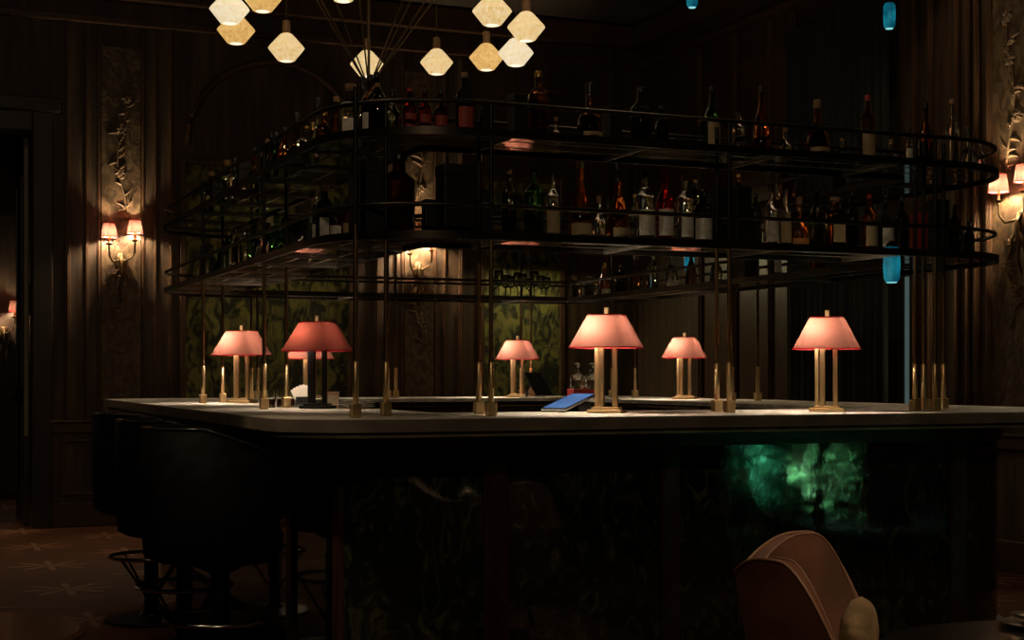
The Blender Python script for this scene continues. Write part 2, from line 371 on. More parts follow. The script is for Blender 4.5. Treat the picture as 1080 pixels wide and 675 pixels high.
# green damask panels in frames on the back wall
def tapestry(x0, x1, z0, z1, label):
    a, b = SB(x0), SB(x1); cs = (a+b)/2; wd = b-a
    o = thing('damask_panel', label, 'wall panel', W(cs, TB-.002, z0), TH, 'green damask wall panels')
    bm = bmesh.new(); box(bm, (0, -.008, (z1-z0)/2), (wd-.06, .012, z1-z0-.06)); build('fabric', bm, M['tapestry'], o)
    bm = bmesh.new(); d = .04
    for sx in (-1, 1): box(bm, (sx*(wd/2-.02), -d/2, (z1-z0)/2), (.05, d, z1-z0), bev=.008)
    for zz in (.025, z1-z0-.025): box(bm, (0, -d/2, zz), (wd-.09, d, .05), bev=.008)
    build('frame', bm, M['trim'], o)
    return cs, wd
TAP = [tapestry(505, 594, .93, 3.1, 'tall yellow green damask wall panel behind the smallest pink lamp at centre'),
       tapestry(190, 372, .93, 3.1, 'wide dark green damask wall panel behind the left end of the bar')]
# picture lights over the damask panels
def picture_light(cs, z, power, label, group=None):
    o = thing('picture_light', label, 'picture light', W(cs, TB-.05, z), TH, 'brass picture lights')
    bm = bmesh.new(); box(bm, (0, -.01, 0), (.10, .02, .07), bev=.006); build('wall_plate', bm, M['old_brass'], o)
    bm = bmesh.new(); tube(bm, [(0, -.02, 0), (0, -.12, .07), (0, -.26, .08), (0, -.30, .05)], .008, 8); build('arm', bm, M['old_brass'], o, True)
    bm = bmesh.new(); lathe(bm, [(.035, -.22), (.035, .22)], 16, a0=0, a1=PI); lathe(bm, [(.033, -.22), (.033, .22)], 16, a0=0, a1=PI)
    for v in bm.verts: v.co = Vector((v.co.z, v.co.x-.30, v.co.y+.01))
    build('hood', bm, M['old_brass'], o, True)
    lamp_light('picture_light_bulb', (0, -.30, .0), power, (1.0, .85, .45), .3, 'AREA', o, (math.radians(-28), 0, 0), shape='RECTANGLE', size_y=.03)
picture_light(TAP[0][0], 2.42, 7, 'brass picture light above the tall damask panel at centre')
picture_light(TAP[1][0], 2.42, 1.3, 'brass picture light above the wide damask panel at left')
# arch mouldings high on the back wall
for x0, x1 in ((190, 385), (500, 655)):
    a, b = SB(x0), SB(x1); c = (a+b)/2; r = (b-a)/2-.06; bm = bmesh.new()
    tube(bm, [(c+r*math.cos(PI*i/28), TB-.03, 3.22+min(.9, r)*math.sin(PI*i/28)) for i in range(29)], .028, 8); trim(bm)
# doorway with architrave, open door leaf and glazed edge strip
bm = bmesh.new()
for s0, s1 in ((DS0-.16, DS0), (DS1, DS1+.16)): board(bm, s0, s1, 0, DZ+.16, TB, .06)
board(bm, DS0, DS1, DZ, DZ+.16, TB, .06); board(bm, DS0-.22, DS1+.22, DZ+.16, DZ+.27, TB, .12); trim(bm, 'door')
o = barobj(thing('door_1', 'dark panelled door leaf with a pale brass edge in the doorway at left', 'door')); o['kind'] = 'structure'
bm = bmesh.new(); box(bm, (DS1-.03, TB+.62, DZ/2), (.05, .80, DZ-.02), bev=.006); dp_ = build('door_panel', bm, M['door'], o)
bm = bmesh.new()
for z0, z1 in ((.25, 1.0), (1.15, 2.9)):
    for tt_ in (TB+.32, TB+.92): box(bm, (DS1-.058, tt_, (z0+z1)/2), (.008, .03, z1-z0))
    for zz in (z0, z1): box(bm, (DS1-.058, TB+.62, zz), (.008, .63, .03))
build('panel_moulding', bm, M['trim'], dp_)
bm = bmesh.new(); box(bm, (DS1-.03, TB+.214, 1.95), (.034, .010, 2.4), bev=.003); build('edge_strip', bm, M['pale_edge'], o)
bm = bmesh.new(); tube(bm, [(DS1-.056, TB+.92, 1.05), (DS1-.10, TB+.92, 1.05), (DS1-.10, TB+.80, 1.05)], .011, 8); build('door_handle', bm, M['old_brass'], o, True)

# right wall: wood panels, dark curtain, pilaster
def rpanel(x0, x1, z0, z1, m='trim', dep=.02):
    bm = bmesh.new(); rboard(bm, TR(x1), TR(x0), z0, z1, SR, dep); return trim(bm, m)
def rstile(x, wd=.04, dp=.035, z0=.9, z1=ZC-.45):
    bm = bmesh.new(); rboard(bm, TR(x)-wd/2, TR(x)+wd/2, z0, z1, SR, dp); rboard(bm, TR(x)-wd/4, TR(x)+wd/4, z0, z1, SR, dp+.014); trim(bm)
rpanel(745, 775, .95, 3.9, 'trim'); rpanel(782, 812, .95, 3.9, 'trim'); rpanel(818, 836, .95, 3.9, 'trim')
for x in (741, 778, 815, 839): rstile(x, .06, .04)
for x in (968, 984, 1012, 1024, 1033, 1046): rstile(x)
rpanel(1048, 1096, .95, 3.95, 'wall_panel', .012)
for x in (1100, 1112, 1125): rstile(x)
bm = bmesh.new(); leafy(bm, TR(1068), 2.55, lambda y, z, d: (SR-.012-d, y, z), 8, 1.0, 8); trim(bm, 'ornament')
bm = bmesh.new(); leafy(bm, TR(1068), 1.55, lambda y, z, d: (SR-.012-d, y, z), 5, .55, 12); trim(bm, 'ornament')
def curtain():
    t0, t1 = TR(950), TR(844); bm = bmesh.new(); n = 90; rows = (.02, 1.2, 2.4, 3.6, 3.95); V = []
    for z in rows:
        V.append([[bm.verts.new((SR-.10-off-.035*math.sin(i*1.05+.25*math.sin(i*.4+z)), t0+(t1-t0)*i/n, z)) for i in range(n+1)] for off in (0, .012)])
    for a, b in zip(V, V[1:]):
        for k in (0, 1):
            for i in range(n): bm.faces.new((a[k][i], a[k][i+1], b[k][i+1], b[k][i]))
    return barobj(tag(build('curtain', bm, M['curtain'], None, True), 'black floor-length velvet curtain on the right wall beside the pale slit', 'curtain'))
curtain()
# the narrow lit slit between curtain and pilaster: a glazed night window
o = barobj(thing('window_2', 'narrow pale glazed slit of night light between curtain and pilaster', 'window')); o['kind'] = 'structure'
bm = bmesh.new(); rboard(bm, TR(962), TR(955.5), 1.02, 1.95, SR, .012); build('pane', bm, M['pale_pane'], o)
bm = bmesh.new(); rboard(bm, TR(955.3), TR(953.3), .98, 1.99, SR, .03); rboard(bm, TR(964), TR(962.2), .98, 1.99, SR, .03); build('window_frame', bm, M['door'], o)

# ------------------------------------------------------------------ the bar
SS, TT = 3.85, 5.15
Z0 = 1.1
INS = .32
def bar():
    o = barobj(thing('bar_counter', 'island bar front of dark green marble with painted leafy reflections and mahogany strips', 'bar'))
    def ol(d):   # body outline grown by d
        return rrect4(INS-d, SS-INS+d, INS-d, TT-INS+d, (.45+d, .45+d, .45+d, .12+d), 12)
    B = rrect(.72, SS-.72, .72, TT-.72, .15, 12)
    bm = bmesh.new(); ring_prism(bm, ol(0), B, .14, Z0-.065); build('marble_body', bm, M['verde_reflection'], o, 'angle')
    bm = bmesh.new(); ring_prism(bm, ol(.03), ol(-.06), 0, .139); build('plinth', bm, M['pilaster'], o, 'angle')
    bm = bmesh.new(); ring_prism(bm, ol(.025), ol(-.01), Z0-.13, Z0-.066); build('frieze', bm, M['pilaster'], o, 'angle')
    def strip(s, t, sx, sy):
        bm = bmesh.new(); box(bm, (s, t, .555), (sx, sy, .83), bev=.005); build('pilaster_strip', bm, M['pilaster'], o)
    for x, wd in ((523, .10), (706, .08), (1010, .08)): strip(s_at(x, INS), INS, wd, .03)
    for x in (358, 308): strip(INS, t_at(x, INS), .03, .10)
    for t in (2.9, 3.9): strip(INS, t, .03, .10)
    # inner station shelf and shadowed shelf door fronts
    bm = bmesh.new(); ring_prism(bm, rrect(.80, SS-.80, .80, TT-.80, .08, 12), rrect(1.12, SS-1.12, 1.12, TT-1.12, .05, 12), .82, .86); build('station_shelf', bm, M['black_metal'], o)
    bm = bmesh.new(); ring_prism(bm, rrect(.721, SS-.721, .721, TT-.721, .15, 12), rrect(.80, SS-.80, .80, TT-.80, .08, 12), .1, Z0-.066); build('inner_panel', bm, M['door'], o)
    for ss_ in (1.0, SS-1.0):
        for tt_ in (1.0, TT-1.0):
            bm = bmesh.new(); box(bm, (ss_, tt_, .41), (.06, .06, .82)); build('shelf_leg', bm, M['black_metal'], o)
    c = barobj(thing('bar_countertop', 'pale marble countertop running round the island bar', 'countertop'))
    bm = bmesh.new()
    o_, i_ = rrect(0, SS, 0, TT, .34, 12), rrect(.82, SS-.82, .82, TT-.82, .1, 12)
    ring_prism(bm, rrect(.022, SS-.022, .022, TT-.022, .318, 12), i_, Z0-.022, Z0); build('marble_slab', bm, M['marble_top'], c, 'angle')
    bm = bmesh.new(); ring_prism(bm, rrect(0, SS, 0, TT, .34, 12), rrect(.0221, SS-.0221, .0221, TT-.0221, .3179, 12), Z0-.022, Z0-.001)
    ring_prism(bm, rrect(0, SS, 0, TT, .34, 12), rrect(.10, SS-.10, .10, TT-.10, .24, 12), Z0-.045, Z0-.0221)
    ring_prism(bm, rrect(.02, SS-.02, .02, TT-.02, .32, 12), rrect(.10, SS-.10, .10, TT-.10, .24, 12), Z0-.065, Z0-.045); build('edge_moulding', bm, M['counter_edge'], c, 'angle')
bar()

# ------------------------------------------------------------------ the bottle gantry
ZL, ZU = CAMZ+.515, CAMZ+.905      # underside of the lower and upper shelf
SH0, SHW, SHR = .30, .44, .50
def gantry():
    o = barobj(thing('bottle_gantry', 'two-tier dark bronze and glass bottle gantry standing on the bar', 'shelving'))
    def loop(ins, r, n=14): return rrect(SH0+ins, SS-SH0-ins, SH0+ins, TT-SH0-ins, max(r, .05), n)
    for z in (ZL, ZU):
        bm = bmesh.new(); ring_prism(bm, loop(.014, SHR-.014), loop(SHW-.014, SHR-SHW), z+.012, z+.022); build('glass_shelf', bm, M['pane'], o)
        for a, b, r0, r1 in ((0, .013, SHR, SHR-.013), (SHW-.013, SHW, SHR-SHW+.013, SHR-SHW)):
            bm = bmesh.new(); ring_prism(bm, loop(a, r0), loop(b, r1), z, z+.03); build('shelf_edge', bm, M['bronze'], o, 'angle')
        for a, r in ((.012, SHR), (SHW-.012, SHR-SHW)):
            for dz, rr in ((.13, .009),):
                bm = bmesh.new(); tube(bm, [(p[0], p[1], z+dz) for p in loop(a, r)], rr, 8, True); build('guard_rail', bm, M['bronze'], o, True)
        for a in (SHW*.33, SHW*.66):
            bm = bmesh.new(); ring_prism(bm, loop(a, SHR-a), loop(a+.010, SHR-a-.010), z+.0111, z+.0119); build('shelf_runner', bm, M['shelf_steel'], o, 'angle')
        # cross bars under the glass
        bars = [(s, SH0+SHW/2, 0) for s in (.95, 1.55, 2.15, 2.75)]+[(s, TT-SH0-SHW/2, 0) for s in (.95, 1.55, 2.15, 2.75)]
        bars += [(SH0+SHW/2, t, 1) for t in (.95, 1.45, 1.95, 2.45, 2.95, 3.45, 3.95, 4.45)]+[(SS-SH0-SHW/2, t, 1) for t in (.95, 1.95, 2.95, 3.95)]
        for s, t, k in bars:
            bm = bmesh.new(); box(bm, (s, t, z+.005), (.012, SHW-.03, .012) if k == 0 else (SHW-.03, .012, .012)); build('cross_bar', bm, M['shelf_steel'], o)
    P = []
    a, b = SH0+.012, SH0+.19
    for x in (518, 769): P.append((s_at(x, a), a)); P.append((s_at(x-13, b), b))
    for xa, xb in ((375, 407), (278.5, 302), (214, 235)): P.append((a, t_at(xa, a))); P.append((b, t_at(xb, b)))
    for x in (965, 986): P.append((s_at(x, a), a)); P.append((s_at(x+9, b), b))
    for t in (2.7, 4.3): P.append((SS-a, t)); P.append((SS-b, t))
    for s in (.95, 1.9, 2.9): P.append((s, TT-a)); P.append((s, TT-b))
    for s, t in P:
        top = ZU+.135
        bm = bmesh.new(); lathe(bm, [(0, Z0+.001), (.0085, Z0+.001), (.0085, ZL+.03), (0, ZL+.03)], 10, (s, t, 0)); pl = build('pole', bm, M['pole_brass'], o, 'angle')
        bm = bmesh.new(); lathe(bm, [(0, ZL+.0301), (.0085, ZL+.0301), (.0085, top), (0, top)], 10, (s, t, 0)); build('upper_post', bm, M['black_metal'], pl, 'angle')
        bm = bmesh.new(); box(bm, (s, t, Z0+.026), (.038, .038, .05), bev=.004); build('pole_base', bm, M['brass'], pl)
        bm = bmesh.new(); lathe(bm, [(.0088, Z0+.05), (.0115, Z0+.055), (.0115, Z0+.20), (.0088, Z0+.205)], 10, (s, t, 0)); build('brass_sleeve', bm, M['brass'], pl, 'angle')
gantry()

# ------------------------------------------------------------------ bar lamps
LAMP_ROT = math.radians(-17)
def frustum(bm, w0, w1, z0, z1, n=5, rc=.16):
    """rounded square tapered sleeve"""
    rows = []
    for k in range(5):
        f = k/4; ww = w0+(w1-w0)*f
        rows.append([bm.verts.new((p[0], p[1], z0+(z1-z0)*f)) for p in rrect(-ww/2, ww/2, -ww/2, ww/2, ww*rc, n)])
    for A, B in zip(rows, rows[1:]):
        for i in range(len(A)): bm.faces.new((A[i], A[(i+1) % len(A)], B[(i+1) % len(A)], B[i]))
def make_lamp(loc, label, shade='shade', power=.8, brass='brass'):
    o = thing('bar_lamp', label, 'lamp', loc, LAMP_ROT, 'pink shaded lamps on the bar')
    bm = bmesh.new(); box(bm, (0, 0, .008), (.145, .10, .014), bev=.004); box(bm, (0, 0, .02), (.11, .075, .010), bev=.003); build('base', bm, M[brass], o)
    for x, y, wd in ((-.018, -.014, .022), (-.044, .010, .016), (.034, .0, .020)):
        bm = bmesh.new(); box(bm, (x, y, .155), (wd, wd, .26), bev=.002); build('post', bm, M[brass], o)
    bm = bmesh.new(); box(bm, (0, 0, .290), (.085, .05, .012), bev=.002); tube(bm, [(0, 0, .296), (0, 0, .40)], .005, 8); build('shade_carrier', bm, M[brass], o)
    bm = bmesh.new(); frustum(bm, .268, .135, .265, .398); sh = build('lamp_shade', bm, M[shade], o, 'angle')
    bm = bmesh.new()
    for ww, z in ((.270, .265), (.136, .397)):
        tube(bm, [(p[0], p[1], z) for p in rrect(-ww/2, ww/2, -ww/2, ww/2, ww*.16, 5)], .0028, 6, True)
    build('shade_trim', bm, M['shade_trim'], sh, True)
    bm = bmesh.new()
    for sx, sy in ((1, 0), (-1, 0), (0, 1), (0, -1)): tube(bm, [(0, 0, .396), (sx*.066, sy*.066, .396)], .002, 6)
    build('shade_spider', bm, M['old_brass'], sh)
    bm = bmesh.new(); box(bm, (0, 0, .412), (.018, .018, .032), bev=.002); build('finial', bm, M['brass'], o)
    bm = bmesh.new(); bmesh.ops.create_uvsphere(bm, u_segments=12, v_segments=8, radius=.018, matrix=Matrix.Translation((-.05, -.03, .325))); build('bulb', bm, bulb_mat(power*16, .0041, (1.0, .80, .60)), o, True)
    return o
for px, d, shd, pw, br, lb in ((640, 5.95, 'shade', .85, 'brass', 'large glowing pink lamp in the middle of the front counter'),
                      (872.5, 6.2, 'shade', .75, 'brass', 'large glowing pink lamp at the right end of the front counter'),
                      (546, 10.25, 'shade', .8, 'brass', 'smallest pink lamp, before the yellow green damask panel'),
                      (722, 9.5, 'shade', .8, 'brass', 'small pink lamp on the far right counter, near two slender poles'),
                      (255, 8.1, 'shade', .8, 'brass', 'leftmost bright pink lamp on the left counter'),
                      (335, 6.74, 'shade_dark', .34, 'black_metal', 'dim russet lamp with dark posts on the left counter'),
                      (327, 9.9, 'shade', .8, 'brass', 'pink lamp mostly hidden behind the dim russet lamp')):
    make_lamp(at(px, d, Z0+.0005), lb, shd, pw, br)

# ------------------------------------------------------------------ wall sconces
def make_sconce(loc, rotz, label, power=1.1):
    o = thing('wall_sconce', label, 'wall lamp', loc, rotz, 'two-shaded brass wall sconces')   # local -y points into the room; z=0 at shade bottoms
    bm = bmesh.new(); lathe(bm, [(0, 0), (.05, 0), (.045, .015), (.02, .03), (0, .032)], 16)
    for v in bm.verts: v.co = Vector((v.co.x, -v.co.z, v.co.y*1.7-.22))
    build('wall_plate', bm, M['old_brass'], o, True)
    bm = bmesh.new()
    tube(bm, [(0, -.03, -.16), (0, -.05, -.24), (.01, -.045, -.34), (-.015, -.03, -.46), (.01, -.02, -.55)], [.014, .02, .016, .011, .004], 8)
    for sg in (-1, 1):
        tube(bm, [(0, -.04, -.26), (sg*.045, -.05, -.33), (sg*.06, -.045, -.42)], [.012, .011, .003], 8)
    build('leaf_drop', bm, M['old_brass'], o, True)
    for sg in (-1, 1):
        x = sg*.105; dy = .02*sg; zs = .018*sg
        bm = bmesh.new(); tube(bm, [(0, -.03, -.20), (sg*.03, -.06, -.215), (sg*.075, -.08, -.205+zs), (x*.98, -.09+dy*.5, -.16+zs), (x, -.095+dy*.5, -.10+zs), (x, -.095+dy*.5, -.04+zs)], [.011, .010, .009, .009, .008, .008], 8)
        ar = build('arm', bm, M['old_brass'], o, True)
        bm = bmesh.new(); lathe(bm, [(0, -.075), (.012, -.075), (.030, -.066), (.034, -.060), (.012, -.058), (.011, -.03), (.013, .005), (0, .006)], 14, (x, -.095+dy*.5, zs)); build('candle_cup', bm, M['old_brass'], ar, True)
        bm = bmesh.new(); lathe(bm, [(.064, -.005+.003*sg), (.056, .05), (.047, .105)], 40, (x, -.095+dy*.5, zs), mod=lambda a: 1+.02*math.cos(a*20)); sh = build('lamp_shade', bm, M['sconce_shade'], o, True)
        bm = bmesh.new()
        for r, z in ((.0645, -.005+.003*sg), (.0475, .105)): tube(bm, [(x+r*math.cos(q*PI/12), -.095+dy*.5+r*math.sin(q*PI/12), z+zs) for q in range(24)], .003, 6, True)
        tube(bm, [(x-.046, -.095+dy*.5, .103+zs), (x+.046, -.095+dy*.5, .103+zs)], .0018, 6); tube(bm, [(x, -.095+dy*.5, .02+zs), (x, -.095+dy*.5, .103+zs)], .0025, 6)
        build('shade_wire', bm, M['shade_trim'], sh, True)
        bm = bmesh.new(); lathe(bm, [(0, .0065), (.009, .008), (.014, .026), (.008, .050), (0, .062)], 10, (x, -.095+dy*.5, zs)); build('bulb', bm, bulb_mat(power*24, .0031, (1.0, .76, .48)), o, True)
    return o
ZS = CAMZ+1.17
make_sconce(W(SB(127), TB-.013, ZS), TH, 'brass wall sconce with two pink shades on the left panel')
make_sconce(W(SB(440), TB-.013, ZS), TH, 'brass wall sconce partly hidden under the gantry shelf, behind the bar', 1.3)
make_sconce(W(SR-.013, TR(1081), ZS+.02), TH-PI/2, 'brass wall sconce at the right edge with larger pink shades', 1.1)
make_sconce(W(s_at(4, 11.49), 11.49, CAMZ+.66), TH, 'small distant wall sconce seen through the left doorway', .35)
make_sconce(W(-2.1, TB-.002, ZS), TH, 'added unseen wall sconce beyond the left side of the picture')  # added out of view for a warm reflection in the bar end

# ------------------------------------------------------------------ fountain chandelier
HUB = at(389, 8.0, CAMZ+(HY-99)*8/F)
PEND = [(242, 10, 7.25, 'lantern_bright', 'bright cream lantern, topmost at the left of the chandelier'),
        (277, -3, 7.1, 'lantern_amber', 'amber lantern cut by the top edge beside the bright left one'),
        (249, 32, 7.65, 'lantern_amber', 'amber lantern tucked under the bright one at far left'),
        (302, 51, 7.95, 'lantern_cream', 'cream lantern hanging alone at left of the chandelier cables'),
        (362, -13, 7.4, 'lantern_cream', 'cream lantern showing only its bottom at the top edge'),
        (387, 68, 8.6, 'lantern_cream', 'cream lantern seen through the fanned chandelier cables'),
        (460.5, 66, 8.75, 'lantern_cream', 'cream lantern hanging just right of the chandelier cables'),
        (519, 12, 7.25, 'lantern_cream', 'large cream lantern at the top edge right of the cables'),
        (555, 29, 7.6, 'lantern_cream', 'rightmost cream lantern with a dark neck'),
        (513, 61, 8.35, 'lantern_amber', 'amber lantern lowest among the right-hand cluster'),
        (544, 56, 8.1, 'lantern_bright', 'bright cream lantern overlapping the amber one at right')]
def chandelier():
    ch = thing('chandelier', 'bronze chandelier hub with cables fanned upward above the bar', 'chandelier', HUB)
    bm = bmesh.new(); lathe(bm, [(0, -.06), (.018, -.05), (.03, -.02), (.035, .02), (.022, .05), (.012, .07), (0, .071)], 16); build('hub', bm, M['bronze'], ch, True)
    bm = bmesh.new(); lathe(bm, [(.0075, .0705), (.0075, ZC-HUB.z-.0305)], 10); build('stem', bm, M['cable'], ch, True)
    bm = bmesh.new(); lathe(bm, [(0, ZC-HUB.z-.03), (.09, ZC-HUB.z-.03), (.10, ZC-HUB.z-.012), (.10, ZC-HUB.z-.001), (0, ZC-HUB.z-.001)], 24); build('ceiling_rose', bm, M['bronze'], ch, 'angle')
    zt = 3.95
    for px, py, d, mk, lb in PEND:
        c = at(px, d, CAMZ+(HY-py)*d/F)
        tip = Vector((c.x, c.y, zt+.05*math.sin(px)))-HUB
        bm = bmesh.new(); tube(bm, [Vector((0, 0, .03)), tip*.5+Vector((0, 0, .02)), tip], .0048, 6); build('arm', bm, M['cable'], ch, True)
        p = thing('pendant_lantern', lb, 'pendant lamp', c, random.uniform(0, 6), 'glowing lanterns of the chandelier')
        bm = bmesh.new(); lathe(bm, [(.034, -.070), (.046, -.066), (.092, -.008), (.098, .0), (.092, .010), (.034, .074), (.022, .080)], 28); build('lantern_glass', bm, M[mk], p, 'angle')
        bm = bmesh.new(); lathe(bm, [(0, -.0695), (.033, -.0695), (.033, -.0665), (0, -.0665)], 24); build('bottom_lens', bm, M['lantern_lens'], p)
        bm = bmesh.new(); lathe(bm, [(0, .0805), (.0225, .0805), (.0215, .148), (.012, .152), (0, .153)], 18); build('neck', bm, M['neck_wood'], p, 'angle')
        bm = bmesh.new(); tube(bm, [(0, 0, .153), (0, 0, zt+.05*math.sin(px)-c.z)], .0025, 6); build('cord', bm, M['cable'], p, True)
chandelier()

# ------------------------------------------------------------------ teal reflections in glass, built as added glowing lanterns
def teal(px, py, d, top, label):
    z = CAMZ+(HY-py)*d/F
    o = thing('teal_reflection', label, 'lantern', at(px, d, z), .4, 'teal reflections built as glowing lanterns')
    bm = bmesh.new(); lathe(bm, [(.024, -.07), (.034, -.055), (.038, .0), (.036, .07), (.026, .085)], 18); build('lantern_glass', bm, M['teal_glow'], o, True)
    bm = bmesh.new(); lathe(bm, [(0, -.074), (.022, -.073), (.030, -.058), (.022, -.0575), (0, -.0575)], 18); build('bottom_lens', bm, M['teal_glow_tip'], o)
    bm = bmesh.new(); lathe(bm, [(0, .0855), (.027, .0855), (.022, .105), (.006, .115), (0, .116)], 14); build('cap', bm, M['bronze'], o, True)
    bm = bmesh.new(); tube(bm, [(0, 0, .115), (0, 0, top-z)], .002, 6); build('cord', bm, M['bronze'], o)
sA, tA = s_at(941, .5), .5
teal(940.5, 281, W(sA, tA).y, ZL, 'teal reflection built as a lantern under the front shelf near its right end')
tB = 1.9
teal(727, 276, W(s_at(727, TT-.5), TT-.5).y, ZU, 'teal reflection built as a lantern among the far bottles right of centre')
teal(938, 18, 9.0, ZC, 'teal reflection built as a lantern high at the top right')
teal(730, -4, 9.2, ZC, 'teal reflection built as a lantern cut by the top edge right of centre')

# ------------------------------------------------------------------ bottles and boxes
def prof_body(kind, r, h):
    if kind == 'wine':   return [(0, 0), (r*.9, 0), (r, .006), (r, h*.56), (r*.85, h*.64), (r*.42, h*.73), (r*.36, h*.78), (r*.36, h*.93), (0, h*.931)], h*.93, r*.36
    if kind == 'spirit': return [(0, 0), (r*.92, 0), (r, .008), (r, h*.62), (r*.9, h*.68), (r*.45, h*.76), (r*.33, h*.80), (r*.33, h*.92), (0, h*.921)], h*.92, r*.33
    if kind == 'cognac': return [(0, 0), (r*.95, 0), (r*1.05, .01), (r*1.0, h*.25), (r*.82, h*.5), (r*.45, h*.66), (r*.32, h*.74), (r*.30, h*.92), (0, h*.921)], h*.92, r*.30
    if kind == 'squat':  return [(0, 0), (r*.9, 0), (r*1.1, .015), (r*1.15, h*.3), (r*1.0, h*.48), (r*.5, h*.6), (r*.35, h*.66), (r*.35, h*.86), (0, h*.861)], h*.86, r*.35
    return [(0, 0), (r*.95, 0), (r, .006), (r, h*.70), (r*.6, h*.78), (r*.4, h*.80), (r*.4, h*.90), (0, h*.901)], h*.90, r*.4
PROTO = {}
def bottle_parts(kind, r, h, gc, lc, cc):
    key = (kind, round(r, 3), round(h, 2), gc, lc, cc)
    if key in PROTO: return PROTO[key]
    prof, zn, rn = prof_body(kind, r, h)
    def me(bm, m, nm, sm='angle'):
        bmesh.ops.recalc_face_normals(bm, faces=bm.faces[:]); q = bpy.data.meshes.new(nm); bm.to_mesh(q); bm.free(); q.materials.append(m)
        for p in q.polygons: p.use_smooth = True
        q.set_sharp_from_angle(angle=math.radians(40)); return q
    res = []
    bm = bmesh.new()
    if kind == 'square':
        rows = [[bm.verts.new((p[0], p[1], z)) for p in rrect(-rr, rr, -rr, rr, rr*.3, 3)] for rr, z in prof if rr > 0]
        for A, B in zip(rows, rows[1:]):
            for i in range(len(A)): bm.faces.new((A[i], A[(i+1) % len(A)], B[(i+1) % len(A)], B[i]))
        bm.faces.new(rows[0][::-1]); bm.faces.new(rows[-1])
    else: lathe(bm, prof, 18)
    res.append(('glass_body', me(bm, G[gc], 'glass_body')))
    bm = bmesh.new()
    if kind == 'square': lathe(bm, [(0, zn+.001), (rn*1.05, zn+.001), (rn*1.5, zn+h*.04), (rn*1.4, zn+h*.09), (0, h)], 12)
    else: lathe(bm, [(0, zn+.001), (rn*1.12, zn+.001), (rn*1.12, h-.003), (rn*.95, h), (0, h)], 12)
    res.append(('cap', me(bm, CAP[cc], 'cap')))
    if lc:
        bm = bmesh.new()
        if kind == 'square': box(bm, (0, -r-.001, h*.36), (r*1.3, .0012, h*.34))
        else:
            z0, z1 = (h*.14, h*.48) if kind in ('wine', 'spirit', 'square') else (h*.10, h*.24)
            a0, a1 = -PI/2-1.15+TH, -PI/2+1.15+TH
            ra = r*1.012 if kind in ('wine', 'spirit') else r*1.17 if kind == 'squat' else r*1.07
            lathe(bm, [(ra, z0), (ra+.0012, z0), (ra+.0012, z1), (ra, z1), (ra, z0)], 12, a0=a0, a1=a1)
        res.append(('label', me(bm, LBL[lc], 'paper_label')))
    PROTO[key] = res; return res
GN = {'clear': 'clear glass', 'amber': 'amber', 'red': 'red', 'green': 'dark green', 'dark': 'near-black', 'brown': 'brown'}
KN = {'wine': 'slim bottle', 'spirit': 'spirit bottle', 'cognac': 'cognac bottle', 'squat': 'round-bellied bottle', 'square': 'square decanter'}
def put_bottle(s, t, z, kind, r, h, gc, lc, cc, label, group):
    o = thing('bottle', label, 'bottle', W(s, t, z), TH*.2+random.uniform(-.25, .25), group)
    for nm, q in bottle_parts(kind, r, h, gc, lc, cc):
        c = bpy.data.objects.new(nm, q); COL.objects.link(c); c.parent = o
def put_box(s, t, z, wd, dp, h, m, label, group, lid=True):
    o = thing('bottle_box', label, 'box', W(s, t, z), TH, group)
    bm = bmesh.new(); box(bm, (0, 0, h*.42), (wd, dp, h*.84), bev=.003); build('carton', bm, m, o)
    bm = bmesh.new(); box(bm, (0, 0, h*.92+.0006), (wd*1.02, dp*1.02, h*.16-.001), bev=.003); build('lid', bm, m, o)
    return o
def row(items, line, z, shelf, group, order='left'):
    """items: (coordinate along the row, kind, radius, height, glass, label, cap) or ('box')"""
    for i, it in enumerate(items):
        s, t = line(it[0]); rank = ORD[i]
        if it[1] == 'box':
            put_box(s, t, z, it[2], min(it[2], .11), it[3], M[it[4]], '%s gift box, %s from left on the %s' % ({'black_card': 'black', 'red_box': 'red', 'cream': 'cream'}[it[4]], rank, shelf), group)
        else:
            _, kind, r, h, gc, lc, cc = it
            put_bottle(s, t, z, kind, r, h, gc, lc, cc, '%s %s%s, %s from left on the %s' % (GN[gc], KN[kind], ' with %s label' % lc if lc else '', rank, shelf), group)
TL = SH0+.265
def front(x):
    t = TL
    s = s_at(x, t)
    if s > 2.95: t = TL+.42*(s-2.95)**1.1   # follow the rounded end
    return s_at(x, t), t
zl, zu = ZL+.0225, ZU+.0225
